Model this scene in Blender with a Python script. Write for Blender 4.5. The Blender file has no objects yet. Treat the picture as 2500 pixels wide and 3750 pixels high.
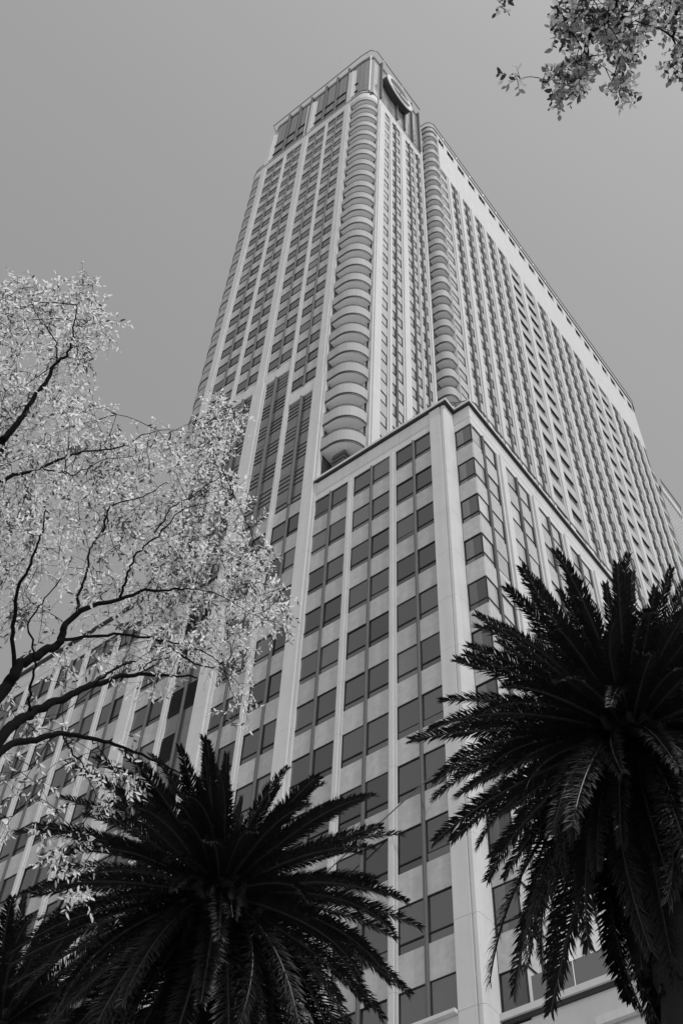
import bpy, math, random
from mathutils import Vector, Matrix
R_ = math.radians
random.seed(7)
sc = bpy.context.scene
COL = sc.collection

# ------------------------------------------------------------------ camera
# rows: camera right / down / forward expressed in the world (X along the front face, Y along the side face)
CAM_R = ((0.79195759, 0.60957660, 0.03492208),
         (-0.47867376, 0.65536187, -0.58427070),
         (-0.37904434, 0.44600133, 0.81080713))
FPX = 4313.14                       # focal length in photo pixels (photo 2500 x 3750)
H = 1.6                             # eye height; all building heights below are measured from the eye
cam_d = bpy.data.cameras.new('camera')
cam = bpy.data.objects.new('camera', cam_d); COL.objects.link(cam)
r, d, f = CAM_R
cam.matrix_world = Matrix(((r[0], -d[0], -f[0], 0), (r[1], -d[1], -f[1], 0), (r[2], -d[2], -f[2], H), (0, 0, 0, 1)))
cam_d.sensor_fit = 'VERTICAL'; cam_d.sensor_height = 36.0; cam_d.lens = 36.0 * FPX / 3750.0
cam_d.clip_start = 0.05; cam_d.clip_end = 3000
sc.camera = cam
def ray(px, py):
    x, y = (px - 1250) / FPX, (py - 1875) / FPX
    return Vector([CAM_R[0][i] * x + CAM_R[1][i] * y + CAM_R[2][i] for i in range(3)])
def at_h(px, py, h):                # point on a pixel's ray at a horizontal distance h
    v = ray(px, py); k = h / math.hypot(v.x, v.y)
    return Vector((v.x * k, v.y * k, v.z * k + H))
def at_d(px, py, dist):
    v = ray(px, py).normalized() * dist
    return Vector((v.x, v.y, v.z + H))

# ------------------------------------------------------------------ sky, sun, exposure
SUN = Vector((0.46, -0.10, 0.88)).normalized()
w = bpy.data.worlds.new('World'); sc.world = w; w.use_nodes = True
nt = w.node_tree; nt.nodes.clear()
sky = nt.nodes.new('ShaderNodeTexSky'); sky.sky_type = 'NISHITA'; sky.sun_disc = False
sky.sun_elevation = math.asin(SUN.z); sky.sun_rotation = math.atan2(SUN.x, SUN.y)
sky.air_density = 1.0; sky.dust_density = 1.4; sky.ozone_density = 1.0; sky.altitude = 300
bw = nt.nodes.new('ShaderNodeVectorMath'); bw.operation = 'DOT_PRODUCT'      # black-and-white picture: weights of the three channels
bw.inputs[1].default_value = (0.25, 0.35, 0.40)
bg = nt.nodes.new('ShaderNodeBackground'); bg.inputs['Strength'].default_value = 0.15
out = nt.nodes.new('ShaderNodeOutputWorld')
nt.links.new(sky.outputs[0], bw.inputs[0]); nt.links.new(bw.outputs['Value'], bg.inputs[0]); nt.links.new(bg.outputs[0], out.inputs[0])
sl = bpy.data.lights.new('sun', 'SUN'); sl.energy = 2.0; sl.angle = R_(0.53); sl.color = (1, 1, 1)
so = bpy.data.objects.new('sun', sl); COL.objects.link(so)
so.rotation_euler = SUN.to_track_quat('Z', 'Y').to_euler(); so.location = (60, -40, 120)
sc.view_settings.view_transform = 'Standard'; sc.view_settings.look = 'None'
sc.view_settings.exposure = 0.28; sc.view_settings.gamma = 1.0; sc.view_settings.use_curve_mapping = False
sc.render.engine = 'CYCLES'
sc.cycles.max_bounces = 6; sc.cycles.diffuse_bounces = 3; sc.cycles.glossy_bounces = 3; sc.cycles.transmission_bounces = 4

# ------------------------------------------------------------------ materials (grey: the photograph is black and white)
def mat(name, base, rough=0.8, var=0.0, scale=1.0, bump=0.0, bscale=40.0, ior=1.45, streak=0.0, trans=0.0, objvar=0.0, spec=0.5):
    m = bpy.data.materials.new(name); m.use_nodes = True
    n = m.node_tree; p = n.nodes['Principled BSDF']
    p.inputs['Roughness'].default_value = rough; p.inputs['IOR'].default_value = ior
    p.inputs['Specular IOR Level'].default_value = spec
    p.inputs['Base Color'].default_value = (base, base, base, 1)
    tc = n.nodes.new('ShaderNodeNewGeometry')
    val = None
    def math_(op, a, b):
        q = n.nodes.new('ShaderNodeMath'); q.operation = op
        for i, x in enumerate((a, b)):
            if isinstance(x, (int, float)): q.inputs[i].default_value = x
            else: n.links.new(x, q.inputs[i])
        return q.outputs[0]
    if var > 0:
        a = n.nodes.new('ShaderNodeTexNoise'); a.inputs['Scale'].default_value = scale; a.inputs['Detail'].default_value = 6; a.inputs['Roughness'].default_value = 0.65
        n.links.new(tc.outputs['Position'], a.inputs['Vector'])
        val = math_('MULTIPLY_ADD', a.outputs['Fac'], 2 * var * base)
        val.node.inputs[2].default_value = base * (1 - var)
    if streak > 0:
        mp = n.nodes.new('ShaderNodeVectorMath'); mp.operation = 'MULTIPLY'; mp.inputs[1].default_value = (3.0, 3.0, 0.12)
        n.links.new(tc.outputs['Position'], mp.inputs[0])
        b = n.nodes.new('ShaderNodeTexNoise'); b.inputs['Scale'].default_value = 1.0; b.inputs['Detail'].default_value = 4
        n.links.new(mp.outputs[0], b.inputs['Vector'])
        s = math_('MULTIPLY_ADD', b.outputs['Fac'], 2 * streak); s.node.inputs[2].default_value = 1 - streak
        val = math_('MULTIPLY', val if val is not None else base, s)
    if objvar > 0:
        oi = n.nodes.new('ShaderNodeObjectInfo')
        s = math_('MULTIPLY_ADD', oi.outputs['Random'], 2 * objvar); s.node.inputs[2].default_value = 1 - objvar
        val = math_('MULTIPLY', val if val is not None else base, s)
    if val is not None:
        cb = n.nodes.new('ShaderNodeCombineColor')
        for i in range(3): n.links.new(val, cb.inputs[i])
        n.links.new(cb.outputs[0], p.inputs['Base Color'])
        colout = cb.outputs[0]
    if bump > 0:
        c = n.nodes.new('ShaderNodeTexNoise'); c.inputs['Scale'].default_value = bscale; c.inputs['Detail'].default_value = 5
        n.links.new(tc.outputs['Position'], c.inputs['Vector'])
        bp = n.nodes.new('ShaderNodeBump'); bp.inputs['Strength'].default_value = bump; bp.inputs['Distance'].default_value = 0.02
        n.links.new(c.outputs['Fac'], bp.inputs['Height']); n.links.new(bp.outputs[0], p.inputs['Normal'])
    if trans > 0:
        t = n.nodes.new('ShaderNodeBsdfTranslucent'); mx = n.nodes.new('ShaderNodeMixShader'); mx.inputs[0].default_value = trans
        t.inputs[0].default_value = (base, base, base, 1)
        if val is not None: n.links.new(colout, t.inputs[0])
        n.links.new(p.outputs[0], mx.inputs[1]); n.links.new(t.outputs[0], mx.inputs[2])
        n.links.new(mx.outputs[0], n.nodes['Material Output'].inputs['Surface'])
    return m
M = dict(
    stone=mat('pale_stone', 0.55, 0.75, 0.12, 0.8, 0.15, 30, streak=0.12),
    panel=mat('precast_panel', 0.41, 0.7, 0.32, 3.5, 0.3, 18, streak=0.10, objvar=0.09),
    concrete=mat('balcony_concrete', 0.36, 0.8, 0.12, 1.2, 0.2, 25, streak=0.14, objvar=0.07),
    soffit=mat('soffit_bounce_tone', 0.80, 0.85, 0.06, 1.0),  # far paler than the parapets: bounce light from below put into the colour
    glass_b2=mat('glass_half_blind', 0.10, 0.05, ior=2.4, objvar=0.4), glass_d=mat('glass_dark_room', 0.010, 0.03, ior=2.2, objvar=0.5),
    glass=mat('tinted_glass', 0.028, 0.03, ior=2.5, objvar=0.7),
    sky_glass_b=mat('glass_pale_sky_reflection', 0.46, 0.06, 0.25, 0.7, ior=2.2, objvar=0.25),  # side-face glass: bright sky reflection put into a pale base colour
    bglass=mat('crown_glass', 0.06, 0.05, ior=4.0),
    frame=mat('bronze_frame', 0.03, 0.7, 0.1, 3.0, spec=0.15),
    mullion=mat('bronze_mullion', 0.11, 0.7, 0.1, 3.0, spec=0.15),
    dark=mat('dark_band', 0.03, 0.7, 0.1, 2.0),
    mech=mat('mechanical_panel', 0.09, 0.12, ior=2.6, objvar=0.2),
    white=mat('white_paint', 0.80, 0.5), signw=mat('sign_face', 0.58, 0.5, 0.1, 1.0),
    rail=mat('grey_pipe', 0.12, 0.4),
    core=mat('building_core', 0.10, 0.9),
    base=mat('base_stone', 0.55, 0.7, 0.10, 0.9, 0.2, 30, streak=0.05),
    clear=mat('balustrade_glass', 0.10, 0.04, ior=2.2),
    ground=mat('paving', 0.42, 0.9, 0.15, 0.5, 0.2, 8),
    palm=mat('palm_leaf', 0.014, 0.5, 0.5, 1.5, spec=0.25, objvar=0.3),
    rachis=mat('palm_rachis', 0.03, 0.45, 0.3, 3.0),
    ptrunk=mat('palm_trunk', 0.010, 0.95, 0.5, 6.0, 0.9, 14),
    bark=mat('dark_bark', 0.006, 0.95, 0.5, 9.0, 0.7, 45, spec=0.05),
    leaf=mat('willow_leaf', 0.80, 0.5, 0.25, 11.0, trans=0.55), leaf2=mat('willow_leaf_mature', 0.42, 0.5, 0.4, 11.0, trans=0.5), leaf3=mat('willow_leaf_dark', 0.06, 0.5, 0.4, 11.0, trans=0.1),
    rleaf=mat('round_leaf', 0.55, 0.55, 0.4, 14.0, trans=0.3), rleaf2=mat('round_leaf_mature', 0.2, 0.55, 0.4, 14.0, trans=0.25), rleaf3=mat('round_leaf_dark', 0.03, 0.55, 0.4, 14.0, trans=0.1),
)

# ------------------------------------------------------------------ mesh helpers
class MB:
    def __init__(s): s.v = []; s.f = []
    def box(s, x0, x1, y0, y1, z0, z1):
        b = len(s.v)
        s.v += [(x0, y0, z0), (x1, y0, z0), (x1, y1, z0), (x0, y1, z0), (x0, y0, z1), (x1, y0, z1), (x1, y1, z1), (x0, y1, z1)]
        s.f += [tuple(b + i for i in q) for q in ((3, 2, 1, 0), (4, 5, 6, 7), (0, 1, 5, 4), (1, 2, 6, 5), (2, 3, 7, 6), (3, 0, 4, 7))]
        return s
    def prism(s, prof, z0, z1):                 # prof counter-clockwise in plan
        n = len(prof); b = len(s.v)
        s.v += [(x, y, z0) for x, y in prof] + [(x, y, z1) for x, y in prof]
        s.f.append(tuple(b + i for i in range(n - 1, -1, -1))); s.f.append(tuple(b + n + i for i in range(n)))
        for i in range(n):
            j = (i + 1) % n; s.f.append((b + i, b + j, b + n + j, b + n + i))
        return s
    def wall(s, path, t, z0, z1):               # a wall of thickness t to the left of a plan path
        off = offset(path, t)
        return s.prism(list(path) + list(reversed(off)), z0, z1)
    def tube(s, pts, rad, sides=6, cap=True):
        n = len(pts); b = len(s.v); prev = None
        for i, p in enumerate(pts):
            t = (pts[min(i + 1, n - 1)] - pts[max(i - 1, 0)])
            if t.length < 1e-9: t = Vector((0, 0, 1))
            t.normalize()
            a = prev if prev is not None else (Vector((0, 0, 1)) if abs(t.z) < 0.9 else Vector((1, 0, 0)))
            u = (a - t * a.dot(t)).normalized(); prev = u; vv = t.cross(u)
            rr = rad[i] if isinstance(rad, (list, tuple)) else rad
            for k in range(sides):
                q = 2 * math.pi * k / sides
                s.v.append(tuple(p + (u * math.cos(q) + vv * math.sin(q)) * rr))
        for i in range(n - 1):
            for k in range(sides):
                k2 = (k + 1) % sides
                s.f.append((b + i * sides + k, b + i * sides + k2, b + (i + 1) * sides + k2, b + (i + 1) * sides + k))
        if cap:
            s.f.append(tuple(b + k for k in range(sides - 1, -1, -1))); s.f.append(tuple(b + (n - 1) * sides + k for k in range(sides)))
        return s
    def add(s, other, fn):
        b = len(s.v); s.v += [fn(p) for p in other.v]; s.f += [tuple(b + i for i in q) for q in other.f]
        return s
    def mesh(s, name, m, smooth=False):
        me = bpy.data.meshes.new(name); me.from_pydata(s.v, [], s.f); me.materials.append(m)
        if smooth: me.polygons.foreach_set('use_smooth', [True] * len(s.f))
        me.update(); return me
def offset(path, t):                             # offset to the left of travel
    o = []
    for i, p in enumerate(path):
        a = path[max(i - 1, 0)]; c = path[min(i + 1, len(path) - 1)]
        n1 = n2 = None
        if i > 0: n1 = nrm(a, p)
        if i < len(path) - 1: n2 = nrm(p, c)
        if n1 is None: n = n2; k = 1
        elif n2 is None: n = n1; k = 1
        else:
            n = ((n1[0] + n2[0]), (n1[1] + n2[1])); l = math.hypot(*n) or 1; n = (n[0] / l, n[1] / l)
            k = 1 / max(0.4, n[0] * n1[0] + n[1] * n1[1])
        o.append((p[0] + n[0] * t * k, p[1] + n[1] * t * k))
    return o
def nrm(a, b):
    dx, dy = b[0] - a[0], b[1] - a[1]; l = math.hypot(dx, dy) or 1
    return (-dy / l, dx / l)
def obj(name, me, parent=None, loc=(0, 0, 0), rot=(0, 0, 0)):
    o = bpy.data.objects.new(name, me); COL.objects.link(o)
    o.location = loc; o.rotation_euler = rot
    if parent is not None: o.parent = parent
    return o
def thing(name, label, cat, loc=(0, 0, 0), group=None):
    o = bpy.data.objects.new(name, None); COL.objects.link(o); o.location = loc; o.empty_display_size = 0.5
    o['label'] = label; o['category'] = cat
    if group: o['group'] = group
    return o
def tag(o, label, cat, group=None):
    o['label'] = label; o['category'] = cat
    if group: o['group'] = group
    return o
def world(name, mb, m, root, smooth=False):      # a part modelled in world coordinates (heights from the eye)
    l = root.location
    return obj(name, mb.mesh(name, m, smooth), root, (-l.x, -l.y, H - l.z))

# ------------------------------------------------------------------ ground
g = MB().box(-900, 900, -900, 900, -0.5, 0.0)
go = obj('ground', g.mesh('ground', M['ground'])); go['kind'] = 'structure'

# ------------------------------------------------------------------ facade pieces
YA = 31.0            # front face plane (faces -Y)
XT = -25.9           # tower's short side face (faces +X)
XS = -24.49          # tower's long slab side face
XP = -17.68          # podium's side face
YN = 31.91           # podium's set-back strip beside the corner pier
ROT = {'A': 0.0, 'B': math.pi / 2}
def place(face, plane, u, z):                    # facade coordinates to world
    return (u, plane, z + H) if face == 'A' else (plane, u, z + H)
CACHE = {}
def cached(key, fn):
    if key not in CACHE: CACHE[key] = fn()
    return CACHE[key]
def q(x): return round(x, 2)
def frame_mb(wd, gh, sh):
    b = MB(); t = 0.035
    b.box(0.0, wd, 0.012, 0.09, gh + sh - 0.03, gh + sh)          # head
    b.box(0.0, wd, 0.012, 0.09, sh - 0.022, sh + 0.022)           # transom
    b.box(0.0, t, 0.012, 0.09, 0.0, gh + sh - 0.031); b.box(wd - t, wd, 0.012, 0.09, 0.0, gh + sh - 0.031)
    return b
def pane_mb(wd, z0, z1): return MB().box(0.036, wd - 0.036, 0.055, 0.085, z0, z1)
def window(root, face, plane, u0, u1, zhead, gh, sh):
    wd = q(u1 - u0); rr = random.random()
    kind = ('glass_b2' if rr < 0.13 else 'glass_d' if rr < 0.33 else 'glass') if face == 'A' else 'sky_glass_b'  # B panes take the glass with the sky reflection coloured in
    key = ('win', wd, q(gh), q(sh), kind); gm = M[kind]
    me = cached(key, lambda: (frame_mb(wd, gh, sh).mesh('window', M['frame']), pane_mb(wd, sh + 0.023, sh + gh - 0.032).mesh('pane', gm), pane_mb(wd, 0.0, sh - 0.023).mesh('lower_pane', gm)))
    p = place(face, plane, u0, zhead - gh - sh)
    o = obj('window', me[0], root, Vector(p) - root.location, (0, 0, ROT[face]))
    for k in (1, 2):
        hop = random.uniform(0.04, 0.09) if k == 2 and random.random() < 0.10 else 0.0      # a lower vent left open
        obj('pane', me[k], o, (0, 0, 0), (random.gauss(0, 0.004) + hop, 0, random.gauss(0, 0.004)))
    return o
def spandrel(root, face, plane, u0, u1, z0, z1):
    wd, h = q(u1 - u0), q(z1 - z0)
    me = cached(('sp', wd, h), lambda: MB().box(0.006, wd - 0.006, 0.0, 0.14, 0.008, h - 0.008).mesh('spandrel_panel', M['panel']))
    return obj('spandrel_panel', me, root, Vector(place(face, plane, u0, z0)) - root.location, (0, 0, ROT[face]))
def pil_profile(wd, dep):                         # stepped profile: shallow shoulder, groove, main face
    s = min(0.16, wd * 0.22); g2 = 0.02
    p = [(0, 0.25), (0, -dep * 0.35), (s, -dep * 0.35), (s, -dep * 0.35 + 0.04), (s + g2, -dep * 0.35 + 0.04), (s + g2, -dep),
         (wd - s - g2, -dep), (wd - s - g2, -dep * 0.35 + 0.04), (wd - s, -dep * 0.35 + 0.04), (wd - s, -dep * 0.35), (wd, -dep * 0.35), (wd, 0.25)]
    return p
def pilaster_mb(wd, dep, z0, z1, pitch):
    b = MB(); prof = pil_profile(wd, dep); cuts = [z0]; z = z1
    zs = []
    while z > z0: zs.append(z); z -= pitch
    cuts = sorted(set([z0] + zs))
    for a, c in zip(cuts[:-1], cuts[1:]): b.prism(prof, a + 0.006, c - 0.006)
    b.prism([(0.02, 0.24), (0.02, 0.03), (wd - 0.02, 0.03), (wd - 0.02, 0.24)], z0, z1)
    return b
def pilaster(root, face, plane, u0, u1, z0, z1, dep=0.14, pitch=3.53):
    me = pilaster_mb(q(u1 - u0), dep, 0, z1 - z0, pitch).mesh('pilaster', M['stone'])
    return obj('pilaster', me, root, Vector(place(face, plane, u0, z0)) - root.location, (0, 0, ROT[face]))
def mullion_mb(wd, dep, h):
    a = wd / 2
    return MB().prism([(-a, 0.14), (-a, -dep * 0.55), (-a * 0.5, -dep), (a * 0.5, -dep), (a, -dep * 0.55), (a, 0.14)], 0, h)
def mullion(root, face, plane, u, z0, z1, wd=0.15, dep=0.12):
    return obj('mullion', mullion_mb(wd, dep, z1 - z0).mesh('mullion', M['mullion']), root, Vector(place(face, plane, u, z0)) - root.location, (0, 0, ROT[face]))
def tr_(face, plane, u, z):                       # local facade mesh -> world coordinates (height from the eye)
    if face == 'A': return lambda p: (u + p[0], plane + p[1], z + p[2])
    return lambda p: (plane - p[1], u + p[0], z + p[2])

# storey heights (from the eye)
PIT = 3.53; PHEAD = [59.2 - PIT * k for k in range(11)]           # podium and lower tower
PGL, PST = 1.60, 0.42                                             # glass and lower strip
UP = 3.08; SLAB0 = 64.9; NB = 25                                  # upper tower
UGL, UST = 1.36, 0.28
def uhead(k): return SLAB0 + UP * k + 0.52

# ================================================================== the corner podium
pod = thing('podium_building', 'pale stone corner podium with dark window grid and grooved corner pier below the tower', 'building', (-23.2, 33.0, 0))
PA_BAYS = [(-28.55, -27.27, -25.95), (-25.5, -24.16, -22.82), (-22.38, -21.1, -19.85)]
ZB = 22.4                                                          # foot of the window grid
def low_bay(root, face, plane, a, m, b, heads=PHEAD, zfoot=ZB):
    for k, zh in enumerate(heads):
        zs = zh - PGL - PST
        zn = heads[k + 1] if k + 1 < len(heads) else None
        for (u0, u1) in ((a, m - 0.075), (m + 0.075, b)) if m is not None else ((a, b),):
            window(root, face, plane, u0, u1, zh, PGL, PST)
            if zn is not None: spandrel(root, face, plane, u0, u1, zn, zs)
            elif zs - 0.3 > zfoot: spandrel(root, face, plane, u0, u1, zfoot, zs)
    if m is not None: mullion(root, face, plane, m, zfoot, heads[0])
for a, m, b in PA_BAYS: low_bay(pod, 'A', YA, a, m, b)
for u0, u1 in ((-25.95, -25.5), (-22.82, -22.38)): pilaster(pod, 'A', YA, u0, u1, ZB, 59.25)
# fascia above the windows, with its groove, and the coping
world('fascia', MB().box(-28.6, -19.86, YA - 0.03, YA + 0.3, 59.22, 59.86).box(-28.6, -19.86, YA + 0.03, YA + 0.3, 59.86, 59.92).box(-28.6, -25.2, YA - 0.03, YA + 0.3, 59.92, 61.14).box(-25.19, -22.1, YA - 0.03, YA + 0.3, 59.92, 61.14).box(-22.09, -19.86, YA - 0.03, YA + 0.3, 59.92, 61.14), M['stone'], pod)
# grooved corner pier
pp = [(-19.85, 31.3), (-19.85, 30.9), (-19.12, 30.9), (-19.12, 30.98), (-19.04, 30.98), (-19.04, 30.94), (-18.90, 30.94), (-18.79, 31.02), (-18.79, 32.05), (-19.5, 32.05)]
pb = MB(); zz = 61.14
while zz > -H:
    a = max(-H, zz - PIT); pb.prism(pp, a + 0.007, zz - 0.007); zz = a
pb.prism([(-19.8, 31.28), (-19.8, 30.93), (-19.16, 30.93), (-19.16, 31.01), (-18.83, 31.05), (-18.83, 32.0), (-19.5, 32.0)], -H, 61.1)
world('corner_pier', pb, M['stone'], pod)
# set-back strip of windows beside the pier, and the side face
NU = (-18.76, -17.70)
for k, zh in enumerate(PHEAD):
    window(pod, 'A', YN, NU[0], NU[1], zh - 0.05, PGL, PST)
    if k + 1 < len(PHEAD): spandrel(pod, 'A', YN, NU[0], NU[1], PHEAD[k + 1] - 0.05, zh - 0.05 - PGL - PST)
PB = [(31.97, 33.1, 34.45)]; y = 35.5
while y < 68: PB.append((y, y + 1.28, y + 2.62)); y += 3.64
for a, m, b in PB: low_bay(pod, 'B', XP, a, m, b)
for (a, m, b), (a2, m2, b2) in zip(PB[:-1], PB[1:]): pilaster(pod, 'B', XP, b + 0.15, a2 - 0.02, ZB, 59.25, 0.2)
for (a, m, b) in PB[:-1]:
    obj('jamb_strip', cached(('jamb',), lambda: MB().box(0, 0.13, 0.02, 0.2, 0, 59.2 - ZB).mesh('jamb_strip', M['frame'])), pod, Vector(place('B', XP, b + 0.006, ZB)) - pod.location, (0, 0, ROT['B']))
world('fascia', MB().box(NU[0] - 0.02, XP + 0.03, YN - 0.03, YN + 0.3, 59.16, 59.86).box(NU[0] - 0.02, XP - 0.03, YN + 0.03, YN + 0.3, 59.86, 59.92).box(NU[0] - 0.02, XP + 0.03, YN - 0.03, YN + 0.3, 59.92, 61.14)
      .box(XP - 0.3, XP + 0.025, YN + 0.3, 69.5, 59.22, 59.86).box(XP - 0.3, XP - 0.03, YN + 0.3, 69.5, 59.86, 59.92).box(XP - 0.3, XP + 0.025, YN + 0.3, 69.5, 59.92, 60.5).box(XP - 0.3, XP - 0.03, YN + 0.3, 69.5, 60.5, 60.55).box(XP - 0.3, XP + 0.025, YN + 0.3, 69.5, 60.55, 61.14), M['stone'], pod)
CP = [(-28.62, YA - 0.2), (-19.9, YA - 0.2), (-18.58, YA - 0.2), (-18.58, YN - 0.18), (XP + 0.2, YN - 0.18), (XP + 0.2, 69.5)]
world('coping', MB().wall(CP, 0.6, 61.2, 61.33), M['dark'], pod)  # dark strip under the cap: the underside's shadow put into its colour
CP2 = [(x - 0.02 if x > -20 else x, yy + 0.03) for x, yy in CP]
world('coping_cap', MB().wall(CP2, 0.6, 61.332, 61.62), M['stone'], pod)
world('wall', MB().box(-28.6, -19.3, YA + 0.15, 69.5, -H, 61.1).box(-19.25, XP - 0.16, YN + 0.15, 69.5, -H, 61.1), M['core'], pod)
# wall below the window grid
world('base_wall', MB().box(-28.6, -19.87, YA - 0.05, YA + 0.5, -H, ZB - 0.16), M['base'], pod)
world('sill', MB().box(-28.6, -19.87, YA - 0.28, YA + 0.3, ZB - 0.15, ZB - 0.01), M['stone'], pod)
# pipe railing at the roof corner
def V3(l): return [Vector(p) for p in l]
rb = MB()
rb.tube(V3([(-28.6, 31.35, 61.95), (-19.6, 31.15, 61.95), (-19.1, 31.2, 61.97), (-18.35, 31.75, 61.99), (-17.75, 32.0, 62.0), (-17.55, 32.35, 62.0), (-17.5, 33, 62.0), (-17.5, 69, 62.0)]), 0.045, 8)
rb2 = MB(); yy = 33.6
while yy < 68: rb2.tube(V3([(-17.5, yy, 61.95), (-17.38, yy, 61.5), (-17.4, yy, 61.15)]), 0.03, 6); yy += 1.9
rb2.tube(V3([(-18.45, 31.7, 61.98), (-18.6, 31.9, 61.62)]), 0.04, 6)
world('railing', rb, M['rail'], pod, True); world('railing_posts', rb2, M['rail'], pod, True)
# lower terrace to the right, with ledges and a glass balustrade
low = thing('base_terrace', 'low pale wall with ledges and glass balustrade beside the corner pier, behind the palm', 'wall', (-12.0, 33.5, 0))
world('wall', MB().box(-18.75, -2.0, YN + 0.02, 40, -H, 20.6).box(-18.75, -2.0, YN + 0.06, 40, 20.6, 21.9), M['base'], low)
world('ledge', MB().box(-18.78, -2.0, YN - 0.14, YN + 0.5, 22.06, 22.3), M['stone'], low)
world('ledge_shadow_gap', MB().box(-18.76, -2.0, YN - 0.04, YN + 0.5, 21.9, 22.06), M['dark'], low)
world('ledge', MB().box(-15.3, -2.0, YN - 0.2, YN + 0.019, 20.7, 20.98), M['stone'], low)
for k in range(9):
    x = -17.55 + k * 1.62
    world('glass_panel', MB().box(x, x + 1.58, YN + 0.05, YN + 0.07, 22.31, 23.35), M['clear'], low)

def louvre(wd):
    b = MB()
    for j in range(11): b.box(0.02, wd - 0.02, -0.01, 0.075, j * 0.18, j * 0.18 + 0.06)
    return b.mesh('louvre', M['frame'])

# ================================================================== the tower
tow = thing('high_rise_tower', 'very tall pale tower with rounded corner balconies, white pilasters and glass crown', 'skyscraper', (-34.0, 45.0, 0))
PILS = [(-42.35, -41.35), (-38.77, -38.25), (-35.95, -34.92), (-32.42, -31.96), (-29.6, -28.66)]
MULL = [-40.03, -37.08, -33.7, -30.72]
BAND = [(75.7, 74.2), (81.6, 80.15), (81.6, 80.15), (75.7, 74.2)]          # stone band of each bay
ZTOP = 139.6
for i in range(4):
    a, b, m = PILS[i][1] + 0.01, PILS[i + 1][0] - 0.01, MULL[i]
    b1, b0 = BAND[i]
    # upper windows
    ks = [k for k in range(NB) if uhead(k) < ZTOP + 0.3 and uhead(k) - UGL - UST > b1 + 0.05]
    for k in ks:
        zh = uhead(k); zs = zh - UGL - UST
        zn = uhead(k - 1) if (k - 1) in ks else b1
        for u0, u1 in ((a, m - 0.08), (m + 0.08, b)):
            window(tow, 'A', YA, u0, u1, zh, UGL, UST)
            if zs - zn > 0.15: spandrel(tow, 'A', YA, u0, u1, zn, zs)
    mullion(tow, 'A', YA, m, b1 + 0.01, uhead(ks[-1]), 0.17, 0.14)
    world('stone_band', MB().box(a - 0.005, b + 0.005, YA - 0.06, YA + 0.2, b0, b1), M['stone'], tow)
    # mechanical storeys: dark panels with fins
    for u0, u1 in ((a, m - 0.08), (m + 0.08, b)):
        z = b0 - 0.02
        while z > 60.7:
            z0 = max(60.62, z - UP)
            obj('mechanical_panel', cached(('mp', q(u1 - u0), q(z - z0)), lambda: MB().box(0.01, u1 - u0 - 0.01, 0.06, 0.12, 0.01, z - z0 - 0.01).mesh('mechanical_panel', M['mech'])), tow, Vector(place('A', YA, u0, z0)) - tow.location, (random.gauss(0, .003), 0, random.gauss(0, .003)))
            for fz in (0.55, 1.05, 1.55, 2.05):
                if z - fz > z0 + 0.05:
                    obj('fin', cached(('fin', q(u1 - u0)), lambda: MB().box(0.01, u1 - u0 - 0.01, 0.02, 0.058, -0.025, 0.025).mesh('fin', M['frame'])), tow, Vector(place('A', YA, u0, z - fz)) - tow.location)
            z = z0
    mullion(tow, 'A', YA, m, 60.6, b0, 0.2, 0.2)
    # lower windows
    for u0, u1 in ((a, m - 0.08), (m + 0.08, b)):
        spandrel(tow, 'A', YA, u0, u1, PHEAD[0], 60.6)
        for k, zh in enumerate(PHEAD):
            zs = zh - PGL - PST
            if i == 1 and k > 0:       # louvred plant bay
                obj('mechanical_panel', cached(('lp', q(u1 - u0)), lambda: MB().box(0.01, u1 - u0 - 0.01, 0.08, 0.12, 0, PIT - 0.02).mesh('mechanical_panel', M['mech'])), tow, Vector(place('A', YA, u0, zh - PIT + 0.02)) - tow.location)
                if k % 2 == 1 or u0 < m - 0.5:
                    lb = cached(('lou', q(u1 - u0)), lambda: louvre(u1 - u0))
                    obj('louvre', lb, tow, Vector(place('A', YA, u0, zh - 2.2)) - tow.location)
                continue
            window(tow, 'A', YA, u0, u1, zh, PGL, PST)
            if k + 1 < len(PHEAD): spandrel(tow, 'A', YA, u0, u1, PHEAD[k + 1], zs)
    mullion(tow, 'A', YA, m, ZB, 60.6)
for (u0, u1), (l0, l1), zsh in zip(PILS, [(-42.5, -41.28), (-38.78, -38.24), (-36.1, -34.74), (-32.43, -31.95), (-29.68, -28.5)], [75, 60.6, 80.2, 60.6, 75]):
    wide = u1 - u0 > 0.8
    if wide:
        pilaster(tow, 'A', YA, u0, u1, zsh, 140.2, 0.16, 9.24)
        pilaster(tow, 'A', YA, l0, l1, ZB, zsh + 0.4, 0.24, 7.06)
    else: pilaster(tow, 'A', YA, u0, u1, ZB, 139.65, 0.14, 7.06)
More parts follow.
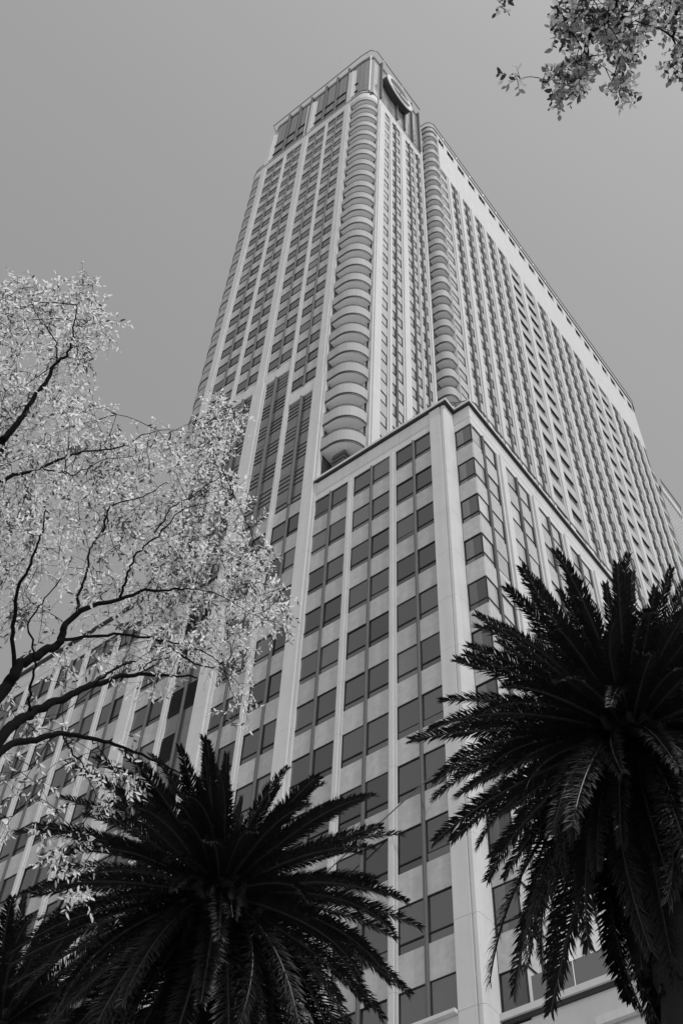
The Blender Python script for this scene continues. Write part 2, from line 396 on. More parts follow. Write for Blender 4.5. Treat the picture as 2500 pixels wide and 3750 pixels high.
# cornice above the front windows, round the corner onto the side face
def arc(cx, cy, rx, ry, a0, a1, n=9):
    return [(cx + rx * math.cos(R_(a0 + (a1 - a0) * i / n)), cy + ry * math.sin(R_(a0 + (a1 - a0) * i / n))) for i in range(n + 1)]
BAL1 = [(-28.55, 30.98)] + arc(-27.7, 32.65, 1.72, 1.67, -90, 0, 10)
BAL2 = [(-25.85, 41.62)] + arc(-25.35, 42.42, 0.93, 0.80, -90, 0, 8) + [(-24.42, 42.95)]
BAL0 = arc(-42.95, 32.8, 1.7, 1.82, 180, 270, 10) + [(-42.4, 30.98)]
BAL3 = [(-24.42, 91.7)] + arc(-25.7, 93.2, 1.28, 1.7, 0, 90, 8)
CORN = BAL0[:-1] + [(-42.4, 30.98)] + BAL1 + [(-25.87, 41.2)]
world('fascia', MB().wall([(-42.4, 30.95), (-28.6, 30.95)], 0.3, 139.7, 140.5).wall([(-42.4, 31.0), (-28.6, 31.0)], 0.3, 140.5, 140.6).wall([(-42.4, 30.95), (-28.6, 30.95)], 0.3, 140.6, 141.6), M['stone'], tow)
world('fascia', MB().wall([(XT + 0.03, 32.8), (XT + 0.03, 41.2)], 0.3, 139.7, 140.5).wall([(XT - 0.02, 32.8), (XT - 0.02, 41.2)], 0.3, 140.5, 140.6).wall([(XT + 0.03, 32.8), (XT + 0.03, 41.2)], 0.3, 140.6, 141.6), M['stone'], tow)
world('fascia', MB().wall(offset(BAL1, -0.01), 0.3, 140.0, 141.6), M['stone'], tow)
world('fascia', MB().wall(offset(BAL0, -0.01), 0.3, 140.0, 141.6), M['stone'], tow)
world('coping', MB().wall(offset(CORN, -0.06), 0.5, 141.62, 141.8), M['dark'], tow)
world('coping_cap', MB().wall(offset(CORN, -0.04), 0.5, 141.81, 142.15), M['stone'], tow)
world('roof', MB().box(-42.3, -26.2, 31.6, 41.3, 141.0, 141.6), M['core'], tow)
def pipe(path, z, dz=0.0): return [Vector((x, yv, z)) for x, yv in path]
world('railing', MB().tube(pipe(offset(CORN, 0.05), 142.95), 0.05, 6), M['rail'], tow, True)
# side faces: bays of the short face and of the long slab
def pane_f(b, wd, z0, z1):
    j = [random.gauss(0, 0.0025) for _ in range(4)]; n = len(b.v)
    b.v += [(0.036, 0.06 + j[0], z0), (wd - 0.036, 0.06 + j[1], z0), (wd - 0.036, 0.06 + j[2], z1), (0.036, 0.06 + j[3], z1)]; b.f.append((n, n + 1, n + 2, n + 3))
def field(fr, gl, sp, face, plane, u0, u1, heads, gh, sh, zlow):
    for k, zh in enumerate(heads):
        zs = zh - gh - sh; t = tr_(face, plane, u0, zs); wd = u1 - u0
        fr.add(frame_mb(wd, gh, sh), t)
        pb_ = MB(); pane_f(pb_, wd, sh + 0.023, sh + gh - 0.032); pane_f(pb_, wd, 0, sh - 0.023); gl.add(pb_, t)
        zn = heads[k + 1] if k + 1 < len(heads) else zlow
        if zs - zn > 0.1: sp.add(MB().box(0.006, wd - 0.006, 0.0, 0.14, 0.008, zs - zn - 0.008), tr_(face, plane, u0, zn))
UH = [uhead(k) for k in range(NB - 1, -2, -1) if uhead(k) < ZTOP + 0.3]
fr, gl, sp = MB(), MB(), MB()
for k, zh in enumerate(UH):                                        # nearest column: single windows
    window(tow, 'B', XT, 33.97, 34.78, zh, UGL, UST)
    if k + 1 < len(UH): spandrel(tow, 'B', XT, 33.97, 34.78, UH[k + 1], zh - UGL - UST)
for a, m, b in ((35.42, 36.0, 36.88), (38.02, 38.78, 39.55), (39.86, 40.45, 41.0)):
    field(fr, gl, sp, 'B', XT, a, m - 0.09, UH, UGL, UST, 61.0); field(fr, gl, sp, 'B', XT, m + 0.09, b, UH, UGL, UST, 61.0)
    mullion(tow, 'B', XT, m, 61, ZTOP + 0.1, 0.17, 0.15)
for a, b in ((32.75, 33.95), (34.8, 35.4), (36.9, 38.0), (39.56, 39.85), (41.0, 41.6)):
    pilaster(tow, 'B', XT, a, b, 61.0, 139.7 if a < 41 else 152.0, 0.16, 9.24)
SB = []          # slab bays (start, mullion or None, end)
PS = [(44.45, 45.25), (46.8, 47.8), (49.4, 50.35), (52.1, 53.0), (54.7, 55.5), (57.2, 58.15), (60.25, 61.4), (63.65, 64.6), (66.75, 67.75), (69.55, 70.4), (72.45, 73.3), (75.45, 76.5), (78.6, 79.7), (82.1, 83.2), (85.2, 86.1), (88.1, 89.0), (90.8, 91.7)]
SOLID = {(58.15, 60.25), (61.4, 63.65), (76.5, 78.6), (79.7, 82.1)}
field(fr, gl, sp, 'B', XS, 43.12, 44.44, UH, UGL, UST, 61.0)
for (a0, a1), (b0, b1) in zip(PS[:-1], PS[1:]):
    if (a1, b0) in SOLID: SB.append((a1 + 0.01, None, b0 - 0.01))
    else: SB.append((a1 + 0.01, a1 + 0.5 * (b0 - a1), b0 - 0.01))
gd = MB()
for a, m, b in SB:
    if m is None:                                                  # single deep-set windows with a dark head
        for k, zh in enumerate(UH):
            zs = zh - 1.55; t = tr_('B', XS, a, zs)
            fr.add(MB().box(0, b - a, 0.02, 0.4, 1.42, 1.55), t)
            pb_ = MB(); j = random.gauss(0, .002); pb_.v += [(0, 0.36, 0), (b - a, 0.36 + j, 0), (b - a, 0.36, 1.42), (0, 0.36 - j, 1.42)]; pb_.f.append((0, 1, 2, 3)); gd.add(pb_, t)
            zn = UH[k + 1] if k + 1 < len(UH) else 61.0
            sp.add(MB().box(0, b - a, 0.0, 0.4, 0.008, zs - zn), tr_('B', XS, a, zn))
    else:
        field(fr, gl, sp, 'B', XS, a, m - 0.1, UH, UGL, UST, 61.0); field(fr, gl, sp, 'B', XS, m + 0.1, b, UH, UGL, UST, 61.0)
        mullion(tow, 'B', XS, m, 61, 138.6, 0.17, 0.18)
for nm, mb_, mm in (('window_frames', fr, 'frame'), ('window_panes', gl, 'sky_glass_b'), ('deep_window_panes', gd, 'glass'), ('spandrel_panels', sp, 'panel')):
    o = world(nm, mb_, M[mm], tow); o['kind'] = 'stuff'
pilaster(tow, 'B', XS, 42.96, 43.1, 61, 152, 0.12, 9.24)
for a, b in PS: pilaster(tow, 'B', XS, a, b, 61.0, 138.9, 0.2, 9.24)
# blank stone band, top row of small windows, parapet of the slab
TW = [(43.3, 44.5)] + [(45.2 + 2.42 * i, 46.75 + 2.42 * i) for i in range(20)]
bb = MB().box(XS - 0.4, XS + 0.10, 43.12, 93.0, 138.9, 148.65).box(XS - 0.4, XS + 0.10, 43.12, 93.0, 150.45, 151.5)
prev = 43.12
for a, b in TW:
    bb.box(XS - 0.4, XS + 0.10, prev, a, 148.65, 150.45); prev = b
bb.box(XS - 0.4, XS + 0.10, prev, 93.0, 148.65, 150.45)
world('blank_wall', bb, M['stone'], tow)
for a, b in TW:
    o = obj('window', cached(('tw', q(b - a)), lambda: MB().box(0, b - a, -0.02, 0.05, 1.72, 1.80).box((b - a) / 2 - 0.06, (b - a) / 2 + 0.06, -0.1, 0.05, 0, 1.72).mesh('window', M['frame'])), tow, Vector(place('B', XS, a, 148.65)) - tow.location, (0, 0, ROT['B']))
    obj('pane', cached(('twp', q(b - a)), lambda: MB().box(0, b - a, 0.07, 0.1, 0, 1.8).mesh('pane', M['glass'])), o)
SC = BAL2 + [(-24.36, 91.7)] + BAL3[1:]
world('parapet', MB().wall(offset(BAL2, -0.02), 0.3, 150.3, 151.5), M['concrete'], tow)
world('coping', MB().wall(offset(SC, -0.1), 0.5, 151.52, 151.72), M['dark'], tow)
world('coping_cap', MB().wall(offset(SC, -0.08), 0.5, 151.73, 152.05), M['stone'], tow)
rl = MB().tube(pipe(offset(SC, -0.1), 153.1), 0.05, 6); world('railing', rl, M['rail'], tow, True)
rp = MB(); yy = 44.5
while yy < 91: rp.tube(V3([(-24.4, yy, 152.0), (-24.36, yy, 153.1)]), 0.03, 5); yy += 3.1
world('railing_posts', rp, M['rail'], tow)
world('wall', MB().box(-42.2, -28.62, YA + 0.15, 41.2, -H, 141.0).box(-28.62, XT - 0.16, 32.9, 43.2, -H, 141.0).box(-50, XS - 0.45, 43.0, 94.7, -H, 151.4).box(XS - 0.45, XS - 0.16, 43.1, 91.6, -H, 138.9).box(-44.5, -42.2, 32.9, 41, -H, 141.0), M['core'], tow)
world('recess_wall', MB().box(-28.58, -26.4, 32.66, 32.88, 61.0, 140.5), M['stone'], tow)
world('end_wing', MB().box(-50, XS - 0.1, 94.75, 101, -H, 132.6).wall([(XS + 0.1, 94.75), (XS + 0.1, 100.2), (XS - 0.6, 101.3)], 0.4, 131.2, 132.5), M['stone'], tow)
world('railing', MB().tube(V3([(-24.3, 94.8, 133.9), (-24.3, 100.6, 133.9), (-24.8, 101.5, 133.9)]), 0.05, 6).tube(V3([(-24.3, 94.8, 133.3), (-24.3, 100.4, 133.3), (-24.8, 101.2, 133.3)]), 0.04, 6), M['rail'], tow, True)
for k in range(9):
    y0 = 95.05 + 0.62 * k
    world('window_strip', MB().box(XS - 0.099, XS - 0.088, y0, y0 + 0.2, 40, 131.0), M['mullion'], tow)
# balconies
def balcony_meshes(path, inner):
    sl_ = offset(path, 0.07)
    slab = MB().prism(sl_ + inner, 0.06, 0.28)
    para = MB().wall(path, 0.14, 0.24, 1.42)
    slab.add(para, lambda p: p)
    sof = MB().prism(offset(path, 0.072) + inner, 0.02, 0.058)
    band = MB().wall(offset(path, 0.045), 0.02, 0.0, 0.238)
    rail = MB().tube([Vector((x, yv, 1.72)) for x, yv in offset(path, 0.05)], 0.028, 5)
    pts = offset(path, 0.05); acc = 0.0; nxt = 0.08
    for (x0, y0), (x1, y1) in zip(pts[:-1], pts[1:]):
        L = math.hypot(x1 - x0, y1 - y0)
        while nxt < acc + L:
            t = (nxt - acc) / L; x, yv = x0 + (x1 - x0) * t, y0 + (y1 - y0) * t
            rail.box(x - 0.014, x + 0.014, yv - 0.014, yv + 0.014, 1.42, 1.7); nxt += 0.13
        acc += L
    return slab.mesh('balcony', M['concrete']), band.mesh('drip_band', M['dark']), rail.mesh('railing', M['rail']), sof.mesh('soffit', M['soffit'])
for path, inner, k0, k1 in ((BAL1, [(-28.55, 32.62)], 0, 25), (BAL2, [(-25.85, 42.98)], -1, 28), (BAL0, [(-42.4, 32.78)], -1, 25), (BAL3, [(-25.9, 91.7)], 0, 23)):
    ox, oy = path[0]
    loc_ = lambda l: [(x - ox, yv - oy) for x, yv in l]
    ms = balcony_meshes(loc_(path), loc_(inner))
    for k in range(k0, k1):
        z = SLAB0 + UP * k
        if path is BAL1 and z > 139.4 or path is BAL0 and z > 139.4 or z > 149.4: continue
        o = obj('balcony', ms[0], tow, Vector((ox, oy, z + H)) - tow.location)
        obj('drip_band', ms[1], o); obj('railing', ms[2], o); obj('soffit', ms[3], o)
# louvred vent hut under the lowest balcony
vb = MB().box(-28.0, -27.05, 31.75, 32.6, 61.0, 64.8)
world('vent_housing', vb, M['core'], tow)
for k in range(7):
    zz = 61.6 + 0.45 * k
    world('louvre', MB().box(-28.0, -27.0, 31.66, 31.74, zz, zz + 0.16).box(-27.04, -26.96, 31.75, 32.6, zz, zz + 0.16), M['mullion'], tow)
# glass crown on the roof
cr = thing('glass_crown', 'dark glass penthouse crown with pale stub piers on top of the tower', 'penthouse', (-34.0, 36.0, 141.6 + H))
CX = [-41.3, -39.35, -37.5, -35.6, -33.2, -31.35, -29.5, -27.8]
CPATH = [(-42.3, 34.0), (-42.2, 32.2), (-41.9, 31.5), (-41.3, 31.22)] + [(x, 31.22) for x in CX[1:]] + [(-27.1, 31.26), (-26.4, 31.42), (-25.98, 31.75), (-25.95, 33.0), (-25.95, 34.6), (-25.95, 36.2), (-25.95, 37.8), (-25.95, 39.4), (-25.95, 41.0)]
for (p0, p1) in zip(CPATH[:-1], CPATH[1:]):
    L = math.hypot(p1[0] - p0[0], p1[1] - p0[1]); a = math.atan2(p1[1] - p0[1], p1[0] - p0[0])
    for sub in range(2 if L > 1.4 else 1):
        n = 2 if L > 1.4 else 1; l = L / n
        for z0, z1 in ((141.7, 145.0), (145.04, 148.1), (148.14, 156.0)):
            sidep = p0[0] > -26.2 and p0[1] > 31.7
            me = cached(('cg', q(l), q(z1 - z0), sidep), lambda: MB().box(0.012, l - 0.012, 0, 0.05, 0, z1 - z0).mesh('glass_panel', M['sky_glass_b' if sidep else 'bglass']))  # side panels carry the reflected sky as a pale colour
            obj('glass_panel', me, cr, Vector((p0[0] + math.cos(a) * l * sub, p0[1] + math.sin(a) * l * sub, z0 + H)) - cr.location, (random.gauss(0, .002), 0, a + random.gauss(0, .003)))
for x in CX[1:-1]:
    world('mullion', MB().box(x - 0.1, x + 0.1, 30.92, 31.2, 142.2, 157.2), M['mullion'], cr)
for y_ in (33.0, 36.2, 37.8, 39.4, 41.0):
    world('mullion', MB().box(-25.94, -25.62, y_ - 0.1, y_ + 0.1, 142.2, 157.2), M['mullion'], cr)
world('mullion', MB().box(-26.32, -26.22, 31.3, 31.42, 142.0, 156.9), M['white'], cr)
for zt in (145.02, 148.12):
    world('transom', MB().box(-41.2, -28.0, 31.12, 31.215, zt - 0.07, zt + 0.07), M['frame'], cr)
for (x0, x1, zt) in ((-42.15, -41.55, 153.0), (-36.0, -35.0, 154.0), (-29.55, -28.75, 154.4)):
    prof = [(x0, 31.6), (x0, 30.95), (x1, 30.95), (x1, 31.05), (x1 + 0.35, 31.15), (x1 + 0.35, 31.6)]
    world('stub_pier', MB().prism(prof, 141.7, zt), M['stone'], cr)
world('roof_edge', MB().wall(offset(CPATH, -0.08), 0.4, 156.05, 156.75), M['mech'], cr)
world('roof', MB().box(-42.0, -26.3, 31.8, 41.0, 141.7, 156.4), M['core'], cr)
RP = [(-42.7, 34.0), (-42.65, 32.0), (-42.3, 31.0), (-27.4, 30.85), (-26.1, 31.0), (-25.5, 31.6), (-25.45, 41.0)]
world('railing', MB().tube(pipe(RP, 158.0), 0.06, 6), M['rail'], cr, True)
rp = MB()
for x, yv in ((-42.5, 31.7), (-26.6, 31.0), (-25.5, 33.0), (-25.5, 37.0), (-38, 30.95), (-33, 30.9)): rp.tube(V3([(x, yv, 158.0), (x + 0.05, yv + 0.3, 156.7)]), 0.035, 5)
world('railing_posts', rp, M['rail'], cr)
# round rooftop sign on the side face
sg = thing('rooftop_sign', 'round white rooftop sign with a dark letter-like emblem on the crown side', 'sign', (-25.4, 35.75, 147.5 + H))
cyS, czS, rS = 35.75, 150.15, 2.65
def disc(x0, x1, rad, n=40, cy=cyS, cz=czS): 
    b = MB(); ring0 = [(x0, cy + rad * math.cos(2 * math.pi * i / n), cz + rad * math.sin(2 * math.pi * i / n)) for i in range(n)]
    b.v += ring0 + [(x1, p[1], p[2]) for p in ring0]
    b.f.append(tuple(range(n - 1, -1, -1))); b.f.append(tuple(range(n, 2 * n)))
    for i in range(n): b.f.append((i, (i + 1) % n, n + (i + 1) % n, n + i))
    return b
world('drum', disc(-25.9, -25.02, rS - 0.05), M['dark'], sg)
world('disc_face', disc(-25.018, -24.9, rS), M['signw'], sg)
def emblem(a0, a1, rad, shift):                    # half-moon between an arc and its chord
    b = MB(); n = 18; pts = [(cyS + shift[0] + rad * math.cos(R_(a0 + (a1 - a0) * i / n)), czS + shift[1] + rad * math.sin(R_(a0 + (a1 - a0) * i / n))) for i in range(n + 1)]
    k = len(pts); b.v += [(-24.898, p[0], p[1]) for p in pts] + [(-24.86, p[0], p[1]) for p in pts]
    b.f.append(tuple(range(k - 1, -1, -1))); b.f.append(tuple(range(k, 2 * k)))
    for i in range(k): b.f.append((i, (i + 1) % k, k + (i + 1) % k, k + i))
    return b
world('emblem', emblem(22, 202, 1.95, (-0.03, 0.2)), M['core'], sg)
world('emblem', emblem(212, 366, 1.95, (0.03, -0.12)), M['core'], sg)
world('emblem_tick', MB().box(-24.9, -24.85, 35.72, 35.86, 149.75, 150.45), M['core'], sg)

# ================================================================== the left podium wing
wing = thing('podium_wing', 'lower pale stone office wing left of the tower, half hidden by tree branches', 'building', (-58.0, 33.0, 0))
WB = []; x = -42.55
pl = [(-45.05, -44.55)] + [(-45.05 - 2.95 * i, -44.55 - 2.95 * i) for i in range(1, 11)]
right = -42.55
for (a, b) in pl:
    WB.append((b + 0.01, (b + right) / 2, right - 0.01)); right = a
WH = [57.9 - PIT * k for k in range(11)]
for a, m, b in WB: low_bay(wing, 'A', YA, a, m, b, WH)
for a, b in pl: pilaster(wing, 'A', YA, a, b, ZB, 57.95)
xl = pl[-1][0]
world('fascia', MB().box(xl, -42.55, YA - 0.03, YA + 0.3, 57.92, 58.5).box(xl, -42.55, YA + 0.03, YA + 0.3, 58.5, 58.56).box(xl, -42.55, YA - 0.03, YA + 0.3, 58.56, 59.85), M['stone'], wing)
world('coping', MB().box(xl, -42.6, YA - 0.25, YA + 0.4, 59.87, 60.05), M['dark'], wing)  # dark strip, shade of the coping's underside given as colour
world('coping_cap', MB().box(xl, -42.6, YA - 0.22, YA + 0.4, 60.06, 60.35), M['stone'], wing)
world('wall', MB().box(xl, -42.6, YA + 0.15, 45, -H, 59.8), M['core'], wing)
world('base_wall', MB().box(xl, -42.6, YA - 0.05, YA + 0.14, -H, ZB - 0.02), M['base'], wing)
world('base_wall', MB().box(-42.55, -28.65, YA - 0.05, YA + 0.14, -H, ZB - 0.02), M['base'], tow)

# ------------------------------------------------------------------ thin sagging tube, a diagonal line across the front face
cb = MB(); a, b = Vector((-18.88, 30.91, 33.75 + H)), Vector((-28.55, 30.74, 29.1 + H)); pts = []
for i in range(13):
    t = i / 12; p = a.lerp(b, t); p.z -= 0.25 * 4 * t * (1 - t); p.y -= 0.22 * 4 * t * (1 - t); pts.append(p)
tag(obj('facade_line', cb.tube(pts, 0.028, 6).mesh('facade_line', M['rail'], True)), 'thin grey line running diagonally across the lower front face', 'cable')

# ================================================================== palms
def frond_mesh(L, bend, leaf, seed, twist=0.0):
    rnd = random.Random(seed); b = MB(); rb_ = MB()
    n = 26; pts = []; dirs = []; p = Vector((0, 0, 0)); ang = 0.0
    for i in range(n + 1):
        s = i / n; ang = -bend * (s ** 1.6)
        dv = Vector((math.cos(ang), 0.05 * twist * s, math.sin(ang))).normalized()
        pts.append(p.copy()); dirs.append(dv); p = p + dv * (L / n)
    rb_.tube(pts, [0.035 * (1 - 0.85 * i / n) + 0.004 for i in range(n + 1)], 5)
    np_ = 230
    for k in range(np_):
        s = 0.10 + 0.90 * (k + rnd.random() * 0.6) / np_
        fi = s * n; i = min(n - 1, int(fi)); t = fi - i
        P = pts[i].lerp(pts[i + 1], t); D = dirs[i].lerp(dirs[i + 1], t).normalized()
        side = Vector((0, 1, 0)); up = D.cross(side) * -1
        up = side.cross(D) * -1 if up.z < 0 else up
        env = min(1.0, 0.35 + 2.2 * s) * (1.0 if s < 0.7 else max(0.3, 1 - 1.6 * (s - 0.7)))
        for sg_ in (-1, 1):
            if rnd.random() < 0.05: continue
            l = leaf * env * rnd.uniform(0.85, 1.12); a = R_(63 - 30 * s + rnd.gauss(0, 8)); lift = rnd.gauss(0.30, 0.2)
            d0 = (D * math.cos(a) + side * sg_ * math.sin(a) + up * lift).normalized()
            d1 = (d0 + Vector((0, 0, -0.28)) + D * 0.15).normalized()
            wv = (d0.cross(up)).normalized() * (0.011 + 0.005 * rnd.random())
            m_ = P + d0 * l * 0.55; e = m_ + d1 * l * 0.45; z = len(b.v)
            b.v += [tuple(P + wv * 0.5), tuple(P - wv * 0.5), tuple(m_ - wv), tuple(m_ + wv), tuple(e)]
            b.f += [(z, z + 1, z + 2, z + 3), (z + 3, z + 2, z + 4)]
    return b.mesh('frond', M['palm']), rb_.mesh('rachis', M['rachis'], True)
FV = [frond_mesh(L, bd, lf, 10 + i, tw) for i, (L, bd, lf, tw) in enumerate(
    [(3.9, 0.40, 0.33, 0), (4.1, 0.6, 0.34, 0.6), (4.2, 0.85, 0.35, -0.8), (4.3, 1.1, 0.36, 0.5), (4.1, 1.35, 0.35, -0.5), (3.9, 0.25, 0.32, 0.2), (4.2, 0.7, 0.36, 1.0)])]
def palm(name, label, heart, scale, seed, nf=84, young=0.7):
    rnd = random.Random(seed)
    t = thing(name, label, 'palm tree', (heart.x, heart.y, 0), 'palms in front of the building')
    hz = heart.z; prof = []
    # trunk with rings of old leaf bases
    b = MB(); n = 46; sides = 16; vb_ = 0
    for i in range(n + 1):
        z = (hz - 0.5) * i / n; rr = 0.36 + 0.10 * math.exp(-z / 0.8) + 0.05 * (i % 2) + (0.16 * max(0, (i / n - 0.88) / 0.12))
        for k in range(sides):
            qd = 2 * math.pi * (k + 0.5 * (i % 2)) / sides
            b.v.append((rr * math.cos(qd), rr * math.sin(qd), z))
    for i in range(n):
        for k in range(sides): b.f.append((i * sides + k, i * sides + (k + 1) % sides, (i + 1) * sides + (k + 1) % sides, (i + 1) * sides + k))
    b.f.append(tuple(n * sides + k for k in range(sides)))
    obj('trunk', b.mesh('trunk', M['ptrunk']), t)
    for k in range(26):                                            # cut leaf bases under the crown
        a = k * 2.399; z = hz - 1.4 + 1.0 * k / 26
        bb_ = cached(('boot',), lambda: MB().tube(V3([(0, 0, 0), (0.25, 0, 0.12), (0.42, 0, 0.32)]), [0.09, 0.07, 0.05], 5).mesh('leaf_base', M['ptrunk']))
        obj('leaf_base', bb_, t, (0.38 * math.cos(a), 0.38 * math.sin(a), z), (0, 0, a))
    for k in range(nf):
        s = (k + 0.5) / nf; az = k * 2.39996 + rnd.gauss(0, 0.15)
        el = 82 - 128 * (s ** 0.80) + rnd.gauss(0, 6)
        v = 5 if s < 0.12 else (0 if s < 0.25 else rnd.choice((0, 1, 1, 6)) if s < 0.5 else rnd.choice((1, 2, 3, 6)) if s < 0.75 else rnd.choice((2, 3, 4)))
        if s > 0.66: el = -18 - 62 * (s - 0.66) / 0.34 + rnd.gauss(0, 8); v = rnd.choice((0, 1, 1, 2, 5, 6))
        fm = FV[v]; sc_ = scale * rnd.uniform(0.88, 1.08) * min(1.0, young + (1 - young) * s / 0.38) * (1.0 + 1.8 * max(0, s - 0.66))
        o = obj('frond', fm[0], t, (0.18 * math.cos(az), 0.18 * math.sin(az), hz - 0.25 - 0.35 * s), (rnd.gauss(0, 0.25), -R_(el), az))
        o.scale = (sc_, sc_, sc_); obj('rachis', fm[1], o)
    return t
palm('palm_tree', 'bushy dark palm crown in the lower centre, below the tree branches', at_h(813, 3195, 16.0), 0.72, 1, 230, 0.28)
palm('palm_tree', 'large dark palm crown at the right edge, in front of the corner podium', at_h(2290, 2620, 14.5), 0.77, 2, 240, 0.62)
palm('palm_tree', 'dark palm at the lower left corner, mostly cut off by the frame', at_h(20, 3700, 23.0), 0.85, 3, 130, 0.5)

# ================================================================== broad-leaved trees
def leaf_mb(L, W, bend, tip=1.0):
    b = MB(); c = bend
    b.v += [(0, 0, 0), (L * 0.32, W * 0.5, 0.10 * W + c * 0.1 * L), (L * 0.32, -W * 0.5, 0.10 * W + c * 0.1 * L), (L * 0.34, 0, -0.10 * W + c * 0.1 * L),
            (L * 0.70, W * 0.36 * tip, 0.05 * W + c * 0.5 * L), (L * 0.70, -W * 0.36 * tip, 0.05 * W + c * 0.5 * L), (L * 0.7, 0, -0.08 * W + c * 0.5 * L), (L, 0, c * L)]
    b.f += [(0, 3, 1), (0, 2, 3), (3, 6, 4, 1), (2, 5, 6, 3), (6, 7, 4), (5, 7, 6)]
    return b
def in_poly(x, y, poly):
    c = False; j = len(poly) - 1
    for i in range(len(poly)):
        xi, yi = poly[i]; xj, yj = poly[j]
        if (yi > y) != (yj > y) and x < (xj - xi) * (y - yi) / (yj - yi) + xi: c = not c
        j = i
    return c
def smooth_path(pts, k=4):
    out_ = []
    for i in range(len(pts) - 1):
        p0 = pts[max(i - 1, 0)]; p1 = pts[i]; p2 = pts[i + 1]; p3 = pts[min(i + 2, len(pts) - 1)]
        for j in range(k):
            t = j / k
            out_.append(0.5 * ((2 * p1) + (p2 - p0) * t + (2 * p0 - 5 * p1 + 4 * p2 - p3) * t * t + (3 * p1 - p0 - 3 * p2 + p3) * t ** 3))
    out_.append(pts[-1]); return out_
def leafy_tree(root, limbs, clusters, leafvars, lmat, seed, twig_r=0.004, n_leaf=(14, 26), droop=0.7, near=300, tl=0.34, tones=(0, 0, 0, 0, 0, 1, 2)):
    rnd = random.Random(seed); nodes = []
    for pts, r0, r1 in limbs:
        sp_ = smooth_path(pts, 4); n = len(sp_)
        jit = [p + Vector((rnd.gauss(0, 1), rnd.gauss(0, 1), rnd.gauss(0, 1))) * (0.007 if 0 < i < n - 1 else 0) for i, p in enumerate(sp_)]
        rad = [0.58 * (r0 + (r1 - r0) * i / (n - 1)) * rnd.uniform(0.97, 1.03) for i in range(n)]
        me = MB().tube(jit, rad, 8).mesh('branch', M['bark'], True)
        obj('branch', me, root, -root.location)
        nodes += [(p, (jit[min(i + 1, n - 1)] - jit[max(i - 1, 0)]).normalized()) for i, p in enumerate(jit)]
    tw = MB(); leaves = []
    for C in clusters:
        nb, nd = min(nodes, key=lambda q_: (q_[0] - C).length_squared)
        dist = (C - nb).length
        mid = nb.lerp(C, 0.5) + Vector((rnd.gauss(0, 0.08), rnd.gauss(0, 0.08), rnd.gauss(0.05, 0.07))) * min(1.0, dist)
        path = smooth_path([nb, mid, C], 4)
        if dist > 0.06: tw.tube(path, [max(twig_r * 0.5, twig_r * (1 + 0.9 * dist) * (1 - 0.7 * i / (len(path) - 1))) for i in range(len(path))], 4, False)
        nodes.append((path[4], (C - nb).normalized() if dist > 1e-3 else nd))
        # two or three shoots with leaves round the cluster point
        tone = rnd.choice(tones)
        for s_ in range(rnd.choice((2, 3, 3))):
            dv = Vector((rnd.gauss(0, 1), rnd.gauss(0, 1), rnd.gauss(-0.35, 0.7))).normalized()
            ln = tl * rnd.uniform(0.6, 1.3); e = C + dv * ln + Vector((0, 0, -0.3 * ln * droop)); mm_ = C + dv * ln * 0.55
            sh = [C, mm_, e]; tw.tube(sh, [twig_r * 0.7, twig_r * 0.5, twig_r * 0.3], 3, False)
            nl = rnd.randint(*n_leaf) // 3
            for j in range(nl):
                t = (j + 0.5) / nl; P = C.lerp(mm_, t * 2) if t < 0.5 else mm_.lerp(e, t * 2 - 1)
                az = j * 2.4 + rnd.gauss(0, 0.5)
                sd = (dv.orthogonal().normalized() * math.cos(az) + dv.cross(dv.orthogonal()).normalized() * math.sin(az))
                ld = (dv * 0.5 + sd * 0.8 + Vector((0, 0, -droop * rnd.uniform(0.4, 1.5)))).normalized()
                up = Vector((rnd.gauss(0, 0.7), rnd.gauss(0, 0.7), 1)).normalized()
                yv = up.cross(ld)
                yv = yv.normalized() if yv.length > 1e-3 else ld.orthogonal().normalized()
                zv = ld.cross(yv); sz = rnd.uniform(0.7, 1.25)
                leaves.append((P, ld, yv, zv, sz, rnd.randrange(len(leafvars)), (tone if rnd.random() < 0.5 else rnd.choice((0, 0, 0, 0, 1, 1, 2)))))
    o = obj('twigs', tw.mesh('twigs', M['bark']), root, -root.location); o['kind'] = 'stuff'
    leaves.sort(key=lambda l: (l[0] - Vector((0, 0, H))).length / l[4])
    lm_ = [[lv.mesh('leaf', m_) for m_ in lmat] for lv in leafvars]
    mass = MB(); mi = []
    for i, (P, ld, yv, zv, sz, v, tn) in enumerate(leaves):
        if i < near:
            m4 = Matrix(((ld.x, yv.x, zv.x), (ld.y, yv.y, zv.y), (ld.z, yv.z, zv.z)))
            lo = obj('leaf', lm_[v][tn], root, P - root.location, m4.to_euler()); lo.scale = (sz, sz, sz)
        else:
            mi += [tn] * len(leafvars[v].f); mass.add(leafvars[v], lambda p: tuple(P + (ld * p[0] + yv * p[1] + zv * p[2]) * sz))
    if mass.v:
        cm = mass.mesh('crown', lmat[0]); cm.materials.append(lmat[1]); cm.materials.append(lmat[2]); cm.polygons.foreach_set('material_index', mi)
        o = obj('crown', cm, root, -root.location); o['kind'] = 'stuff'
    return len(leaves)
